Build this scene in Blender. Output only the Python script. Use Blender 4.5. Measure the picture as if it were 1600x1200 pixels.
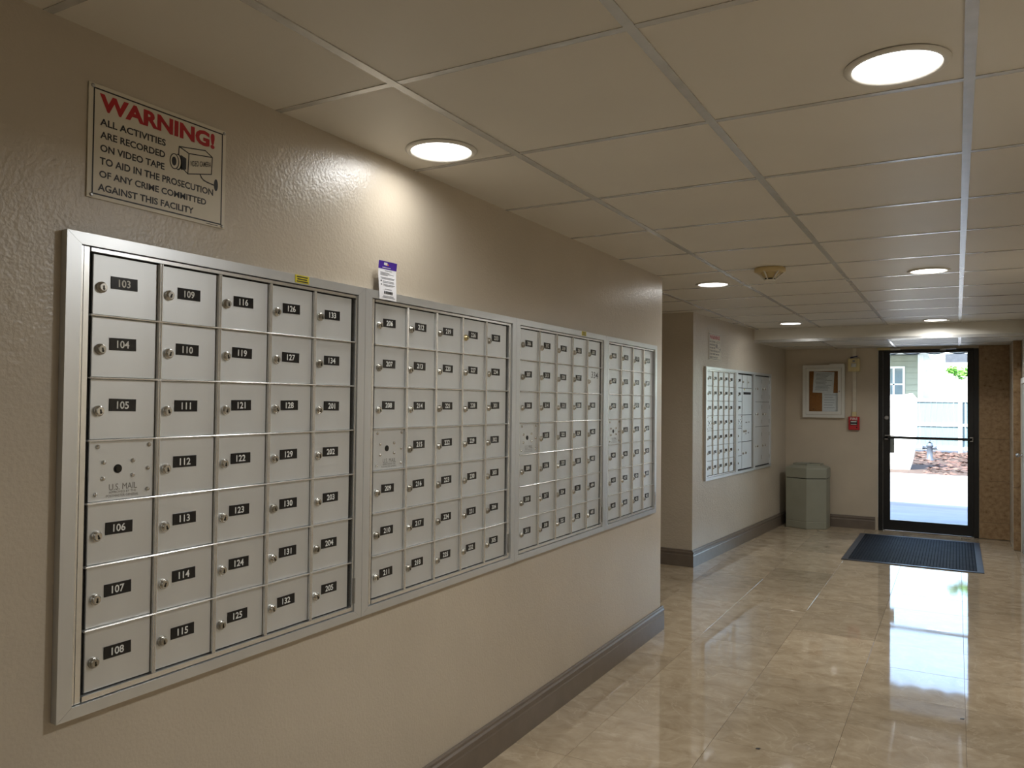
import bpy, bmesh, math, random
from mathutils import Matrix, Vector
random.seed(7)
for o in list(bpy.data.objects): bpy.data.objects.remove(o)
scene = bpy.context.scene
COL = scene.collection

# ------------------------------------------------------------------ camera
CAM_Z = 1.395
cam = bpy.data.cameras.new('camera'); cam.sensor_width = 36.0; cam.lens = 1226.2 / 1600 * 36
cam.clip_start = 0.02; cam.clip_end = 500
camo = bpy.data.objects.new('camera', cam); COL.objects.link(camo)
_r = Vector((0.870102, 0.492755, 0.010714)); _u = Vector((0.001149, -0.023765, 0.999717)); _f = Vector((-0.492870, 0.869843, 0.021244))
m = Matrix.Identity(4)
for i in range(3):
    m[i][0] = _r[i]; m[i][1] = _u[i]; m[i][2] = -_f[i]
m.translation = (0, 0, CAM_Z)
camo.matrix_world = m
scene.camera = camo

# ------------------------------------------------------------------ world, sun, exposure
LAMP = 8.4   # watts per downlight in the right row
LAMP_W = 0.9   # watts per downlight in the row beside the mailbox wall
SKY = 0.55
SUN = 10.0
w = bpy.data.worlds.new('world'); scene.world = w; w.use_nodes = True
nt = w.node_tree; bg = nt.nodes['Background']
sky = nt.nodes.new('ShaderNodeTexSky'); sky.sky_type = 'NISHITA'; sky.sun_disc = False
sky.sun_elevation = math.radians(46); sky.sun_rotation = math.radians(200); sky.air_density = 1.0; sky.dust_density = 1.5
nt.links.new(sky.outputs[0], bg.inputs[0]); bg.inputs[1].default_value = SKY
sun = bpy.data.lights.new('sun', 'SUN'); sun.energy = SUN; sun.angle = math.radians(0.6); sun.color = (1, 0.96, 0.88)
suno = bpy.data.objects.new('sun', sun); COL.objects.link(suno)
suno.rotation_euler = Vector((0.26, 0.68, -0.70)).to_track_quat('-Z', 'Y').to_euler()
suno.location = (-3, -6, 12)
vs = scene.view_settings
vs.view_transform = 'Standard'; vs.look = 'None'; vs.gamma = 1.0; vs.exposure = 1.0; vs.use_curve_mapping = False

# ------------------------------------------------------------------ materials
MATS = {}
def mat(name, col, rough=0.5, metal=0.0, var=0.06, vscale=8.0, bump=0.0, bscale=60.0, spec=0.5, stretch=(1, 1, 1), coat=0.0, emit=0.0,
        col2=None, rvar=0.0, bump2=0.0, bscale2=6.0, coatr=0.05, ecol=None):
    if name in MATS: return MATS[name]
    M = bpy.data.materials.new(name); M.use_nodes = True; t = M.node_tree; b = t.nodes['Principled BSDF']
    b.inputs['Roughness'].default_value = rough; b.inputs['Metallic'].default_value = metal
    b.inputs['Specular IOR Level'].default_value = spec
    b.inputs['Coat Weight'].default_value = coat; b.inputs['Coat Roughness'].default_value = coatr
    tc = t.nodes.new('ShaderNodeTexCoord'); mp = t.nodes.new('ShaderNodeMapping'); mp.inputs['Scale'].default_value = stretch
    t.links.new(tc.outputs['Object'], mp.inputs['Vector'])
    nz = t.nodes.new('ShaderNodeTexNoise'); nz.inputs['Scale'].default_value = vscale; nz.inputs['Detail'].default_value = 5
    t.links.new(mp.outputs[0], nz.inputs['Vector'])
    rp = t.nodes.new('ShaderNodeValToRGB')
    c2 = col2 if col2 else tuple(c * (1 - 2 * var) for c in col)
    c1 = col if col2 else tuple(min(1, c * (1 + var)) for c in col)
    rp.color_ramp.elements[0].position = 0.3; rp.color_ramp.elements[1].position = 0.7
    rp.color_ramp.elements[0].color = (*c2, 1); rp.color_ramp.elements[1].color = (*c1, 1)
    t.links.new(nz.outputs['Fac'], rp.inputs[0]); t.links.new(rp.outputs[0], b.inputs['Base Color'])
    if rvar:
        mr = t.nodes.new('ShaderNodeMapRange'); mr.inputs[3].default_value = max(0.01, rough - rvar); mr.inputs[4].default_value = rough + rvar
        t.links.new(nz.outputs['Fac'], mr.inputs[0]); t.links.new(mr.outputs[0], b.inputs['Roughness'])
    prev = None
    for bb, bs in ((bump, bscale), (bump2, bscale2)):
        if bb:
            n2 = t.nodes.new('ShaderNodeTexNoise'); n2.inputs['Scale'].default_value = bs; n2.inputs['Detail'].default_value = 2
            t.links.new(mp.outputs[0], n2.inputs['Vector'])
            bp = t.nodes.new('ShaderNodeBump'); bp.inputs['Strength'].default_value = bb; bp.inputs['Distance'].default_value = 0.01
            t.links.new(n2.outputs['Fac'], bp.inputs['Height'])
            if prev: t.links.new(prev.outputs[0], bp.inputs['Normal'])
            t.links.new(bp.outputs[0], b.inputs['Normal']); prev = bp
    if emit:
        b.inputs['Emission Color'].default_value = (*(ecol or (1, 1, 1)), 1); b.inputs['Emission Strength'].default_value = emit
    MATS[name] = M
    return M

def srgb(r, g, b):
    f = lambda c: (c / 255 / 12.92) if c / 255 < 0.04045 else ((c / 255 + 0.055) / 1.055) ** 2.4
    return (f(r), f(g), f(b))

WALL = mat('wall_paint', srgb(190, 179, 161), rough=0.34, var=0.03, vscale=3, bump=0.13, bscale=120, bump2=0.08, bscale2=34, spec=0.8)
WALLF = mat('troweled_wall_paint', srgb(190, 179, 161), rough=0.34, var=0.03, vscale=3, bump=0.30, bscale=70, bump2=0.22, bscale2=26, spec=0.9)
WALL2 = mat('beige_paint', srgb(196, 183, 162), rough=0.5, var=0.04, vscale=3, bump=0.05, bscale=60)
BASEB = mat('taupe_gloss_paint', srgb(112, 101, 90), rough=0.28, var=0.05, vscale=12, bump=0.03, bscale=40)
TILEC = mat('ceiling_vinyl', srgb(212, 206, 193), rough=0.5, var=0.02, vscale=2, bump=0.02, bscale=120)
TEE = mat('tee_enamel', srgb(205, 204, 200), rough=0.27, metal=0.55, var=0.04, vscale=20)
WHITE = mat('white_paint', srgb(214, 210, 200), rough=0.45, var=0.03, vscale=6)
PLENUM = mat('plenum_board', (0.2, 0.19, 0.17), rough=0.9)
ALU = mat('satin_aluminium', (0.70, 0.72, 0.725), rough=0.40, metal=0.70, var=0.03, vscale=10, stretch=(1, 1, 0.15), rvar=0.05)
ALUF = mat('anodised_frame', (0.69, 0.71, 0.72), rough=0.33, metal=0.75, var=0.02, vscale=14, stretch=(1, 1, 0.2))
ALUB = mat('polished_bar', (0.86, 0.86, 0.84), rough=0.26, metal=0.85, var=0.03, vscale=30)
GAPM = mat('dark_gap', (0.012, 0.012, 0.011), rough=0.8)
LOCKM = mat('nickel_lock', (0.66, 0.65, 0.61), rough=0.24, metal=1.0, var=0.08, vscale=200)
LOCKD = mat('tarnished_lock', (0.46, 0.44, 0.39), rough=0.28, metal=1.0, var=0.1, vscale=200)
LOCKG = mat('brass_lock', (0.72, 0.62, 0.36), rough=0.22, metal=1.0, var=0.08, vscale=200)
KEYW = mat('keyway', (0.03, 0.028, 0.022), rough=0.4, metal=0.6)
PLATE = mat('black_plate', (0.012, 0.012, 0.013), rough=0.22, var=0.1, vscale=40, spec=0.5)
INKW = mat('white_ink', (0.75, 0.76, 0.72), rough=0.5)
INKB = mat('black_ink', (0.015, 0.015, 0.018), rough=0.45)
INKR = mat('red_ink', srgb(176, 24, 30), rough=0.45)
ENGR = mat('engraved_grey', (0.23, 0.225, 0.21), rough=0.5, metal=0.5)
SIGN = mat('sign_plastic', srgb(214, 207, 190), rough=0.4, var=0.02, vscale=8)
PAPER = mat('paper', srgb(232, 232, 235), rough=0.7, var=0.02, vscale=12)
PRINT = mat('grey_print', srgb(140, 142, 150), rough=0.7)
PURP = mat('purple_print', srgb(70, 36, 150), rough=0.4)
ORNG = mat('orange_print', srgb(240, 130, 40), rough=0.4)
YELL = mat('yellow_sticker', srgb(214, 200, 30), rough=0.5, var=0.06, vscale=60)
BLACKM = mat('black_anodised', (0.012, 0.012, 0.012), rough=0.33, var=0.1, vscale=30, spec=0.5)
CHROME = mat('chrome', (0.7, 0.7, 0.7), rough=0.15, metal=1.0)
STEEL = mat('dull_steel', (0.42, 0.42, 0.41), rough=0.35, metal=0.9, vscale=30)
CORK = mat('cork', srgb(176, 118, 62), rough=0.9, col2=srgb(140, 88, 42), vscale=160, bump=0.1, bscale=200)
BOARDF = mat('board_frame', srgb(214, 212, 204), rough=0.4, var=0.02)
CREAM = mat('cream_plastic', srgb(216, 200, 150), rough=0.4)
RACEW = mat('white_raceway', srgb(214, 206, 188), rough=0.4)
REDP = mat('red_pull', srgb(186, 34, 40), rough=0.3, coat=0.3)
BLUET = mat('blue_tape', srgb(28, 36, 90), rough=0.5)
BIN = mat('bin_plastic', srgb(148, 148, 132), rough=0.5, var=0.03, vscale=6, bump=0.03, bscale=160)
RUBBER = mat('mat_rubber', srgb(44, 45, 48), rough=0.7, spec=0.1, var=0.15, vscale=8)
RUBEDGE = mat('mat_edge', srgb(64, 67, 72), rough=0.42, var=0.1, vscale=12)
MDARK = mat('mat_base', srgb(24, 25, 27), rough=0.8, spec=0.1)
STONE = mat('brown_travertine', srgb(168, 140, 104), rough=0.3, col2=srgb(130, 102, 70), vscale=24, stretch=(1, 1, 1.1), rvar=0.08)
STONEP = mat('pale_travertine', srgb(206, 196, 178), rough=0.25, col2=srgb(184, 171, 150), vscale=10)
DOORG = mat('grey_door_paint', srgb(168, 164, 156), rough=0.3, var=0.03)
LENS = mat('led_lens', (0.9, 0.9, 0.9), rough=0.5, emit=4.0, ecol=(1.0, 0.98, 0.945))
DETEC = mat('detector_plastic', srgb(196, 176, 128), rough=0.4)
# outdoors
PAVE = mat('pavement', srgb(164, 166, 168), rough=0.85, col2=srgb(128, 130, 134), vscale=1.2, bump=0.05, bscale=40, stretch=(0.5, 1.5, 1))
SOIL = mat('mulch_soil', srgb(88, 70, 60), rough=0.95, col2=srgb(60, 46, 40), vscale=14, bump=0.4, bscale=30)
LEAFB = mat('dry_leaf', srgb(128, 96, 84), rough=0.8, col2=srgb(84, 58, 50), vscale=5)
FENCE = mat('pale_blue_board', srgb(94, 114, 121), rough=0.7, var=0.05, vscale=3, stretch=(6, 6, 0.6))
STUCCO = mat('white_stucco', srgb(226, 226, 222), rough=0.85, var=0.02, bump=0.08, bscale=50)
HOUSE = mat('sage_siding', srgb(134, 140, 126), rough=0.75, var=0.04, vscale=4)
TRIMW = mat('white_trim', srgb(220, 224, 222), rough=0.6)
ROOFG = mat('slate_roof', srgb(58, 64, 74), rough=0.7, var=0.08, vscale=8)
HYDR = mat('hydrant_paint', srgb(78, 86, 98), rough=0.5, var=0.1, vscale=12)
CANV = mat('awning_canvas', srgb(206, 212, 218), rough=0.8)
CANVD = mat('awning_piping', srgb(70, 78, 86), rough=0.7)
GREEN = mat('green_leaf', srgb(104, 160, 62), rough=0.55, col2=srgb(70, 124, 40), vscale=9)
BARK = mat('bark', srgb(98, 82, 66), rough=0.9, vscale=20)
ROOFM = mat('roof_gravel', srgb(150, 146, 140), rough=0.9)

def floor_mat():
    M = bpy.data.materials.new('polished_marble'); M.use_nodes = True; t = M.node_tree; b = t.nodes['Principled BSDF']
    L = t.links.new; N = t.nodes.new
    geo = N('ShaderNodeNewGeometry'); oi = N('ShaderNodeObjectInfo')
    sc = N('ShaderNodeVectorMath'); sc.operation = 'MULTIPLY_ADD'; sc.inputs[1].default_value = (1, 1.15, 1)
    off = N('ShaderNodeCombineXYZ'); ml = N('ShaderNodeMath'); ml.operation = 'MULTIPLY'; ml.inputs[1].default_value = 40
    L(oi.outputs['Random'], ml.inputs[0]); L(ml.outputs[0], off.inputs[0]); L(ml.outputs[0], off.inputs[1])
    L(geo.outputs['Position'], sc.inputs[0]); L(off.outputs[0], sc.inputs[2])
    n1 = N('ShaderNodeTexNoise'); n1.inputs['Scale'].default_value = 8; n1.inputs['Detail'].default_value = 8; n1.inputs['Roughness'].default_value = 0.65
    n1.inputs['Distortion'].default_value = 0.6
    L(sc.outputs[0], n1.inputs['Vector'])
    r1 = N('ShaderNodeValToRGB'); e = r1.color_ramp.elements
    e[0].position = 0.28; e[0].color = (*srgb(164, 145, 118), 1); e[1].position = 0.72; e[1].color = (*srgb(204, 187, 160), 1)
    L(n1.outputs['Fac'], r1.inputs[0])
    # thin pale veins
    n2 = N('ShaderNodeTexNoise'); n2.inputs['Scale'].default_value = 2.6; n2.inputs['Detail'].default_value = 6; n2.inputs['Distortion'].default_value = 1.5
    L(sc.outputs[0], n2.inputs['Vector'])
    sb = N('ShaderNodeMath'); sb.operation = 'SUBTRACT'; sb.inputs[1].default_value = 0.5; ab = N('ShaderNodeMath'); ab.operation = 'ABSOLUTE'
    L(n2.outputs['Fac'], sb.inputs[0]); L(sb.outputs[0], ab.inputs[0])
    vr = N('ShaderNodeMapRange'); vr.inputs[1].default_value = 0.0; vr.inputs[2].default_value = 0.012; vr.inputs[3].default_value = 0.45; vr.inputs[4].default_value = 0.0
    L(ab.outputs[0], vr.inputs[0])
    mx = N('ShaderNodeMix'); mx.data_type = 'RGBA'; mx.inputs[7].default_value = (*srgb(216, 200, 174), 1)
    L(vr.outputs[0], mx.inputs[0]); L(r1.outputs[0], mx.inputs[6])
    hs = N('ShaderNodeHueSaturation'); mr = N('ShaderNodeMapRange'); mr.inputs[3].default_value = 0.82; mr.inputs[4].default_value = 1.08
    L(oi.outputs['Random'], mr.inputs[0]); L(mr.outputs[0], hs.inputs['Value']); L(mx.outputs[2], hs.inputs['Color'])
    L(hs.outputs[0], b.inputs['Base Color'])
    n3 = N('ShaderNodeTexNoise'); n3.inputs['Scale'].default_value = 3.0; n3.inputs['Detail'].default_value = 4
    L(geo.outputs['Position'], n3.inputs['Vector'])
    rr = N('ShaderNodeMapRange'); rr.inputs[3].default_value = 0.015; rr.inputs[4].default_value = 0.075
    L(n3.outputs['Fac'], rr.inputs[0]); L(rr.outputs[0], b.inputs['Roughness'])
    b.inputs['IOR'].default_value = 1.75
    n4 = N('ShaderNodeTexNoise'); n4.inputs['Scale'].default_value = 7.0; n4.inputs['Detail'].default_value = 1
    L(geo.outputs['Position'], n4.inputs['Vector'])
    bp = N('ShaderNodeBump'); bp.inputs['Strength'].default_value = 0.008; bp.inputs['Distance'].default_value = 0.01
    L(n4.outputs['Fac'], bp.inputs['Height']); L(bp.outputs[0], b.inputs['Normal'])
    return M
FLOORM = floor_mat()
GROUT = mat('grout', srgb(128, 108, 84), rough=0.6)

def glass_mat(name, tint, refl):
    M = bpy.data.materials.new(name); M.use_nodes = True; t = M.node_tree
    t.nodes.remove(t.nodes['Principled BSDF']); out = t.nodes['Material Output']
    tr = t.nodes.new('ShaderNodeBsdfTransparent'); tr.inputs[0].default_value = (*tint, 1)
    gl = t.nodes.new('ShaderNodeBsdfGlossy'); gl.inputs['Roughness'].default_value = 0.02
    nz = t.nodes.new('ShaderNodeTexNoise'); nz.inputs['Scale'].default_value = 3
    mr = t.nodes.new('ShaderNodeMapRange'); mr.inputs[3].default_value = 0.01; mr.inputs[4].default_value = 0.03
    t.links.new(nz.outputs['Fac'], mr.inputs[0]); t.links.new(mr.outputs[0], gl.inputs['Roughness'])
    fr = t.nodes.new('ShaderNodeFresnel'); fr.inputs[0].default_value = refl
    mx = t.nodes.new('ShaderNodeMixShader')
    t.links.new(fr.outputs[0], mx.inputs[0]); t.links.new(tr.outputs[0], mx.inputs[1]); t.links.new(gl.outputs[0], mx.inputs[2])
    t.links.new(mx.outputs[0], out.inputs['Surface'])
    return M
GLASS = glass_mat('door_glass', (0.97, 0.99, 0.985), 1.3)

# ------------------------------------------------------------------ mesh helpers
class MB:
    def __init__(s): s.v = []; s.f = []; s.m = []; s.sm = []
    def add(s, vs, fs, mi=0, smooth=False):
        k = len(s.v); s.v += [tuple(p) for p in vs]
        for f in fs: s.f.append([i + k for i in f]); s.m.append(mi); s.sm.append(smooth)
        return s
    def box(s, x0, x1, y0, y1, z0, z1, mi=0):
        return s.add([(x0, y0, z0), (x1, y0, z0), (x1, y1, z0), (x0, y1, z0), (x0, y0, z1), (x1, y0, z1), (x1, y1, z1), (x0, y1, z1)],
                     [(3, 2, 1, 0), (4, 5, 6, 7), (0, 1, 5, 4), (1, 2, 6, 5), (2, 3, 7, 6), (3, 0, 4, 7)], mi)
    def cbox(s, x0, x1, y0, y1, z0, z1, c=0.002, mi=0):
        # box whose front (-y) edges are chamfered
        a = [(x0, y1, z0), (x1, y1, z0), (x1, y1, z1), (x0, y1, z1)]
        b = [(x0, y0 + c, z0), (x1, y0 + c, z0), (x1, y0 + c, z1), (x0, y0 + c, z1)]
        d = [(x0 + c, y0, z0 + c), (x1 - c, y0, z0 + c), (x1 - c, y0, z1 - c), (x0 + c, y0, z1 - c)]
        fs = [(3, 2, 1, 0), (8, 9, 10, 11)]
        for i in range(4):
            j = (i + 1) % 4; fs += [(i, j, 4 + j, 4 + i), (4 + i, 4 + j, 8 + j, 8 + i)]
        return s.add(a + b + d, fs, mi)
    def prism_z(s, poly, z0, z1, mi=0):
        n = len(poly)
        vs = [(x, y, z0) for x, y in poly] + [(x, y, z1) for x, y in poly]
        fs = [tuple(range(n - 1, -1, -1)), tuple(range(n, 2 * n))] + [(i, (i + 1) % n, n + (i + 1) % n, n + i) for i in range(n)]
        return s.add(vs, fs, mi)
    def prism_y(s, poly, y0, y1, mi=0):
        # poly in (x,z), counter-clockwise seen from -y
        n = len(poly)
        vs = [(x, y0, z) for x, z in poly] + [(x, y1, z) for x, z in poly]
        fs = [tuple(range(n)), tuple(range(2 * n - 1, n - 1, -1))] + [((i + 1) % n, i, n + i, n + (i + 1) % n) for i in range(n)]
        return s.add(vs, fs, mi)
    def lathe(s, prof, axis='z', c=(0, 0, 0), n=24, mi=0, smooth=True, cap=True):
        # prof: list of (radius, height along axis)
        vs = []
        for r, h in prof:
            for k in range(n):
                a = 2 * math.pi * k / n; p, q = r * math.cos(a), r * math.sin(a)
                vs.append((c[0] + p, c[1] + q, c[2] + h) if axis == 'z' else (c[0] + p, c[1] + h, c[2] + q) if axis == 'y' else (c[0] + h, c[1] + p, c[2] + q))
        fs = []
        for i in range(len(prof) - 1):
            for k in range(n):
                fs.append((i * n + k, i * n + (k + 1) % n, (i + 1) * n + (k + 1) % n, (i + 1) * n + k))
        s.add(vs, fs, mi, smooth)
        if cap:
            s.add(vs[:n], [tuple(range(n - 1, -1, -1))], mi); s.add(vs[-n:], [tuple(range(n))], mi)
        return s
    def tube(s, pts, r, n=8, mi=0):
        pts = [Vector(p) for p in pts]; vs = []
        for i, p in enumerate(pts):
            d = (pts[min(i + 1, len(pts) - 1)] - pts[max(i - 1, 0)]).normalized()
            a = d.orthogonal().normalized() if i == 0 else (pa - d * pa.dot(d)).normalized()
            pa = a; b = d.cross(a)
            rr = r[i] if isinstance(r, (list, tuple)) else r
            for k in range(n):
                t = 2 * math.pi * k / n; vs.append(p + (a * math.cos(t) + b * math.sin(t)) * rr)
        fs = [(i * n + k, i * n + (k + 1) % n, (i + 1) * n + (k + 1) % n, (i + 1) * n + k) for i in range(len(pts) - 1) for k in range(n)]
        s.add(vs, fs, mi, True); s.add(vs[:n], [tuple(range(n - 1, -1, -1))], mi); s.add(vs[-n:], [tuple(range(n))], mi)
        return s
    def mesh(s, name, *mats):
        me = bpy.data.meshes.new(name); me.from_pydata(s.v, [], s.f)
        for mm in mats: me.materials.append(mm)
        me.polygons.foreach_set('material_index', s.m); me.polygons.foreach_set('use_smooth', s.sm)
        bm = bmesh.new(); bm.from_mesh(me); bmesh.ops.recalc_face_normals(bm, faces=bm.faces); bm.to_mesh(me); bm.free()
        me.update(); return me

def obj(name, me, parent=None, loc=(0, 0, 0), rot=(0, 0, 0)):
    o = bpy.data.objects.new(name, me); COL.objects.link(o); o.parent = parent; o.location = loc; o.rotation_euler = rot
    return o
def tag(o, label, cat, group=None, kind=None):
    o['label'] = label; o['category'] = cat
    if group: o['group'] = group
    if kind: o['kind'] = kind
    return o
def thing(name, label, cat, loc=(0, 0, 0), rz=0.0, group=None):
    o = bpy.data.objects.new(name, None); COL.objects.link(o); o.location = loc; o.rotation_euler = (0, 0, rz); o.empty_display_size = 0.05
    return tag(o, label, cat, group)
def struct(name, me, label, cat, loc=(0, 0, 0), rz=0.0):
    return tag(obj(name, me, None, loc, (0, 0, rz)), label, cat, None, 'structure')

# flat lettering: mesh in the xz plane, facing -y, fitted to a box
def lettering(text, x0, x1, z0, z1, m, bold=0.0, y=0.0, th=0.0003, keep=False):
    cu = bpy.data.curves.new('lettering', 'FONT'); cu.body = text; cu.size = 1.0; cu.offset = bold; cu.extrude = 0.0; cu.resolution_u = 3
    to = bpy.data.objects.new('lettering_tmp', cu); COL.objects.link(to)
    bpy.context.view_layer.update()
    dg = bpy.context.evaluated_depsgraph_get()
    me = bpy.data.meshes.new_from_object(to.evaluated_get(dg))
    bpy.data.objects.remove(to); bpy.data.curves.remove(cu)
    xs = [v.co.x for v in me.vertices]; ys = [v.co.y for v in me.vertices]
    ax, bx_, ay, by = min(xs), max(xs), min(ys), max(ys)
    sx = (x1 - x0) / (bx_ - ax); sz = (z1 - z0) / (by - ay)
    if keep: sx = sz
    cx = (x0 + x1) / 2 if keep else None
    for v in me.vertices:
        px = (v.co.x - ax) * sx + x0 if not keep else (v.co.x - (ax + bx_) / 2) * sx + cx
        v.co = (px, y, (v.co.y - ay) * sz + z0)
    me.materials.clear(); me.materials.append(m)
    return me

def join_meshes(name, parts, mats):
    # parts: list of (mesh, material index)
    mb = MB()
    for me, mi in parts:
        mb.add([tuple(v.co) for v in me.vertices], [tuple(p.vertices) for p in me.polygons], mi)
    return mb.mesh(name, *mats)

# ------------------------------------------------------------------ room shell
XW = -1.585; YE = 4.685; XR = 0.548; YB = 9.64; H = 2.165; H2 = 2.03; YF = 8.36; YREAR = -3.2; XH = -3.6
A2 = Vector((-1.955, 6.58)); B2 = Vector((-1.750, YB)); T2 = (B2 - A2).normalized(); RZ2 = math.atan2(T2.y, T2.x)

# floor: slab with individual marble tiles
fl = struct('floor', MB().box(XH, 0.75, YREAR, YB + 0.16, -0.12, -0.006).mesh('floor', GROUT), 'polished beige marble tile floor of the corridor', 'floor')
P = 0.4575; g = 0.0006
def tile_mesh(wx, wy):
    c = 0.0006
    mb = MB(); a, b_ = wx / 2, wy / 2
    vs = [(-a, -b_, -0.006), (a, -b_, -0.006), (a, b_, -0.006), (-a, b_, -0.006), (-a, -b_, -c), (a, -b_, -c), (a, b_, -c), (-a, b_, -c),
          (-a + c, -b_ + c, 0), (a - c, -b_ + c, 0), (a - c, b_ - c, 0), (-a + c, b_ - c, 0)]
    fs = [(8, 9, 10, 11)]
    for i in range(4):
        j = (i + 1) % 4; fs += [(i, j, 4 + j, 4 + i), (4 + i, 4 + j, 8 + j, 8 + i)]
    return mb.add(vs, fs).mesh('floor_tile', FLOORM)
full_tile = tile_mesh(P - 2 * g, P - 2 * g)
far_x = lambda y: A2.x + (B2.x - A2.x) * (y - A2.y) / (B2.y - A2.y)
for i in range(-5, 4):
    for j in range(-14, 15):
        x0, y0 = 0.0335 + P * (i - 1), 3.285 + P * j
        x1, y1 = x0 + P, y0 + P
        lo = XW if y1 <= YE + 0.01 else (XH if y0 < 6.58 else -1.96)
        x0, x1 = max(x0, lo), min(x1, XR); y0, y1 = max(y0, YREAR), min(y1, YB)
        if x1 - x0 < 0.02 or y1 - y0 < 0.02: continue
        isf = abs(x1 - x0 - P) < 1e-4 and abs(y1 - y0 - P) < 1e-4
        me = full_tile if isf else tile_mesh(x1 - x0 - 2 * g, y1 - y0 - 2 * g)
        obj('floor_tile', me, fl, ((x0 + x1) / 2, (y0 + y1) / 2, random.uniform(-0.0003, 0.0003)),
            (random.uniform(-.0006, .0006), random.uniform(-.0006, .0006), 0))

# walls
r = 0.016
corner = [(XW - r + r * math.cos(a), YE - r + r * math.sin(a)) for a in [math.pi / 2 * k / 5 for k in range(6)]]
struct('wall_left', MB().prism_z([(XW, YREAR)] + corner + [(XH, YE), (XH, YREAR)], 0, 2.25).mesh('wall_left', WALL),
       'beige textured corridor wall carrying the nearest four mailbox banks', 'wall')
struct('wall_far_left', MB().prism_z([(A2.x, A2.y), (B2.x, B2.y), (XH, YB), (XH, A2.y)], 0, 2.25).mesh('wall_far_left', WALLF),
       'silvery beige textured wall with the farther mailbox bank', 'wall')
struct('wall_side_hall', MB().box(XH - 0.12, XH, YE, A2.y, 0, 2.25).mesh('wall_side_hall', WALL2), 'wall closing the side passage between the two mailbox walls', 'wall')
wb = MB().box(XH, -0.759, YB, YB + 0.16, 0, 2.3).box(-0.759, 0.203, YB, YB + 0.16, 2.0045, 2.3).box(0.203, 0.75, YB, YB + 0.16, 0, 2.3)
wback = struct('wall_back', wb.mesh('wall_back', WALL2), 'beige end wall around the black glass exit door', 'wall')
wr = MB().box(XR, 0.75, YREAR, 9.03, 0, 2.25).box(0.49, 0.75, 9.03, YB, 0, 2.25)
wright = struct('wall_right', wr.mesh('wall_right', STONEP), 'stone faced right wall at the edge of the picture', 'wall')
struct('wall_rear', MB().box(XH, 0.75, YREAR - 0.12, YREAR, 0, 2.25).mesh('wall_rear', WALL2), 'beige wall closing the corridor behind the viewer', 'wall')
# stone panels right of the exit door, one by one
for z0, z1 in ((0.004, 0.174), (0.174, 0.607), (0.607, 1.048), (1.048, 2.03)):
    obj('stone_panel', MB().cbox(0.207, 0.478, YB - 0.014, YB - 0.001, z0 + 0.001, z1 - 0.001, 0.0012).mesh('stone_panel', STONE), wback)
    obj('stone_panel', MB().box(0.478, 0.489, 9.032, YB - 0.015, z0 + 0.001, z1 - 0.001).mesh('stone_panel', STONEP), wright)
    obj('stone_panel', MB().cbox(0.478, XR - 0.003, 9.016, 9.029, z0 + 0.001, z1 - 0.001, 0.0012).mesh('stone_panel', STONE), wright)

# baseboards: stepped profile extruded along a wall (local x along the wall, -y into the room)
def baseboard(name, L, loc, rz, label, h=0.142, cap0=False):
    pr = [(0, 0), (-0.017, 0), (-0.017, h * 0.66), (-0.0145, h * 0.70), (-0.0145, h * 0.78), (-0.018, h * 0.80), (-0.018, h * 0.86),
          (-0.012, h * 0.91), (-0.011, h * 0.97), (-0.008, h), (0, h)]
    n = len(pr); vs = [(0, y, z) for y, z in pr] + [(L, y, z) for y, z in pr]
    fs = [tuple(range(n)), tuple(range(2 * n - 1, n - 1, -1))] + [(i, (i + 1) % n, n + (i + 1) % n, n + i) for i in range(n)]
    return struct(name, MB().add(vs, fs).mesh(name, BASEB), label, 'baseboard', loc, rz)
baseboard('baseboard_left', YE - YREAR + 0.017, (XW, YREAR, 0), math.pi / 2, 'glossy taupe baseboard below the nearest mailbox banks')
baseboard('baseboard_far_left', (B2 - A2).length - 0.02, (A2.x, A2.y - 0.017, 0), RZ2, 'taupe baseboard below the farther mailbox bank')
baseboard('baseboard_side_hall', A2.x - XH, (XH, A2.y, 0), 0.0, 'dark taupe baseboard inside the side passage')
baseboard('baseboard_passage', XW - XH - 0.0, (XW, YE, 0), math.pi, 'taupe baseboard on the passage side of the mailbox wall')
baseboard('baseboard_back', -0.79 + 1.752, (-1.752, YB, 0), 0.0, 'brown taupe baseboard between the waste bin and the exit door')

# ceiling: plenum slab, panels and tees
ce = struct('ceiling', MB().box(XH, 0.75, YREAR, YF + 0.02, H + 0.05, H + 0.10).box(XH, 0.75, YF + 0.02, YB, H + 0.05, H + 0.10).mesh('ceiling', PLENUM),
            'suspended ceiling of square cream panels in a metal grid', 'ceiling')
GX = 0.6096; GX0 = -1.192; GY = 0.6145; GY0 = 1.507
xl = [GX0 + GX * k for k in range(-4, 4)]
yl = [GY0 + GY * k for k in range(-8, 12)]
ft = {}
def cpanel(x0, x1, y0, y1, z):
    k = (round(x1 - x0, 4), round(y1 - y0, 4))
    if k not in ft:
        a, b_ = k[0] / 2, k[1] / 2
        ft[k] = MB().box(-a, a, -b_, b_, 0, 0.012).mesh('ceiling_panel', TILEC)
    obj('ceiling_panel', ft[k], ce, ((x0 + x1) / 2, (y0 + y1) / 2, z), (random.uniform(-.0014, .0014), random.uniform(-.0014, .0014), 0))
def clipx(y0, y1):
    ym = (y0 + y1) / 2
    return XW if y1 < YE + 0.05 else (XH if y1 < 6.7 else far_x(y0) - 0.0)
ys_all = sorted([YREAR] + [y for y in yl if YREAR < y < YF] + [YE, 6.58, YF])
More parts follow.
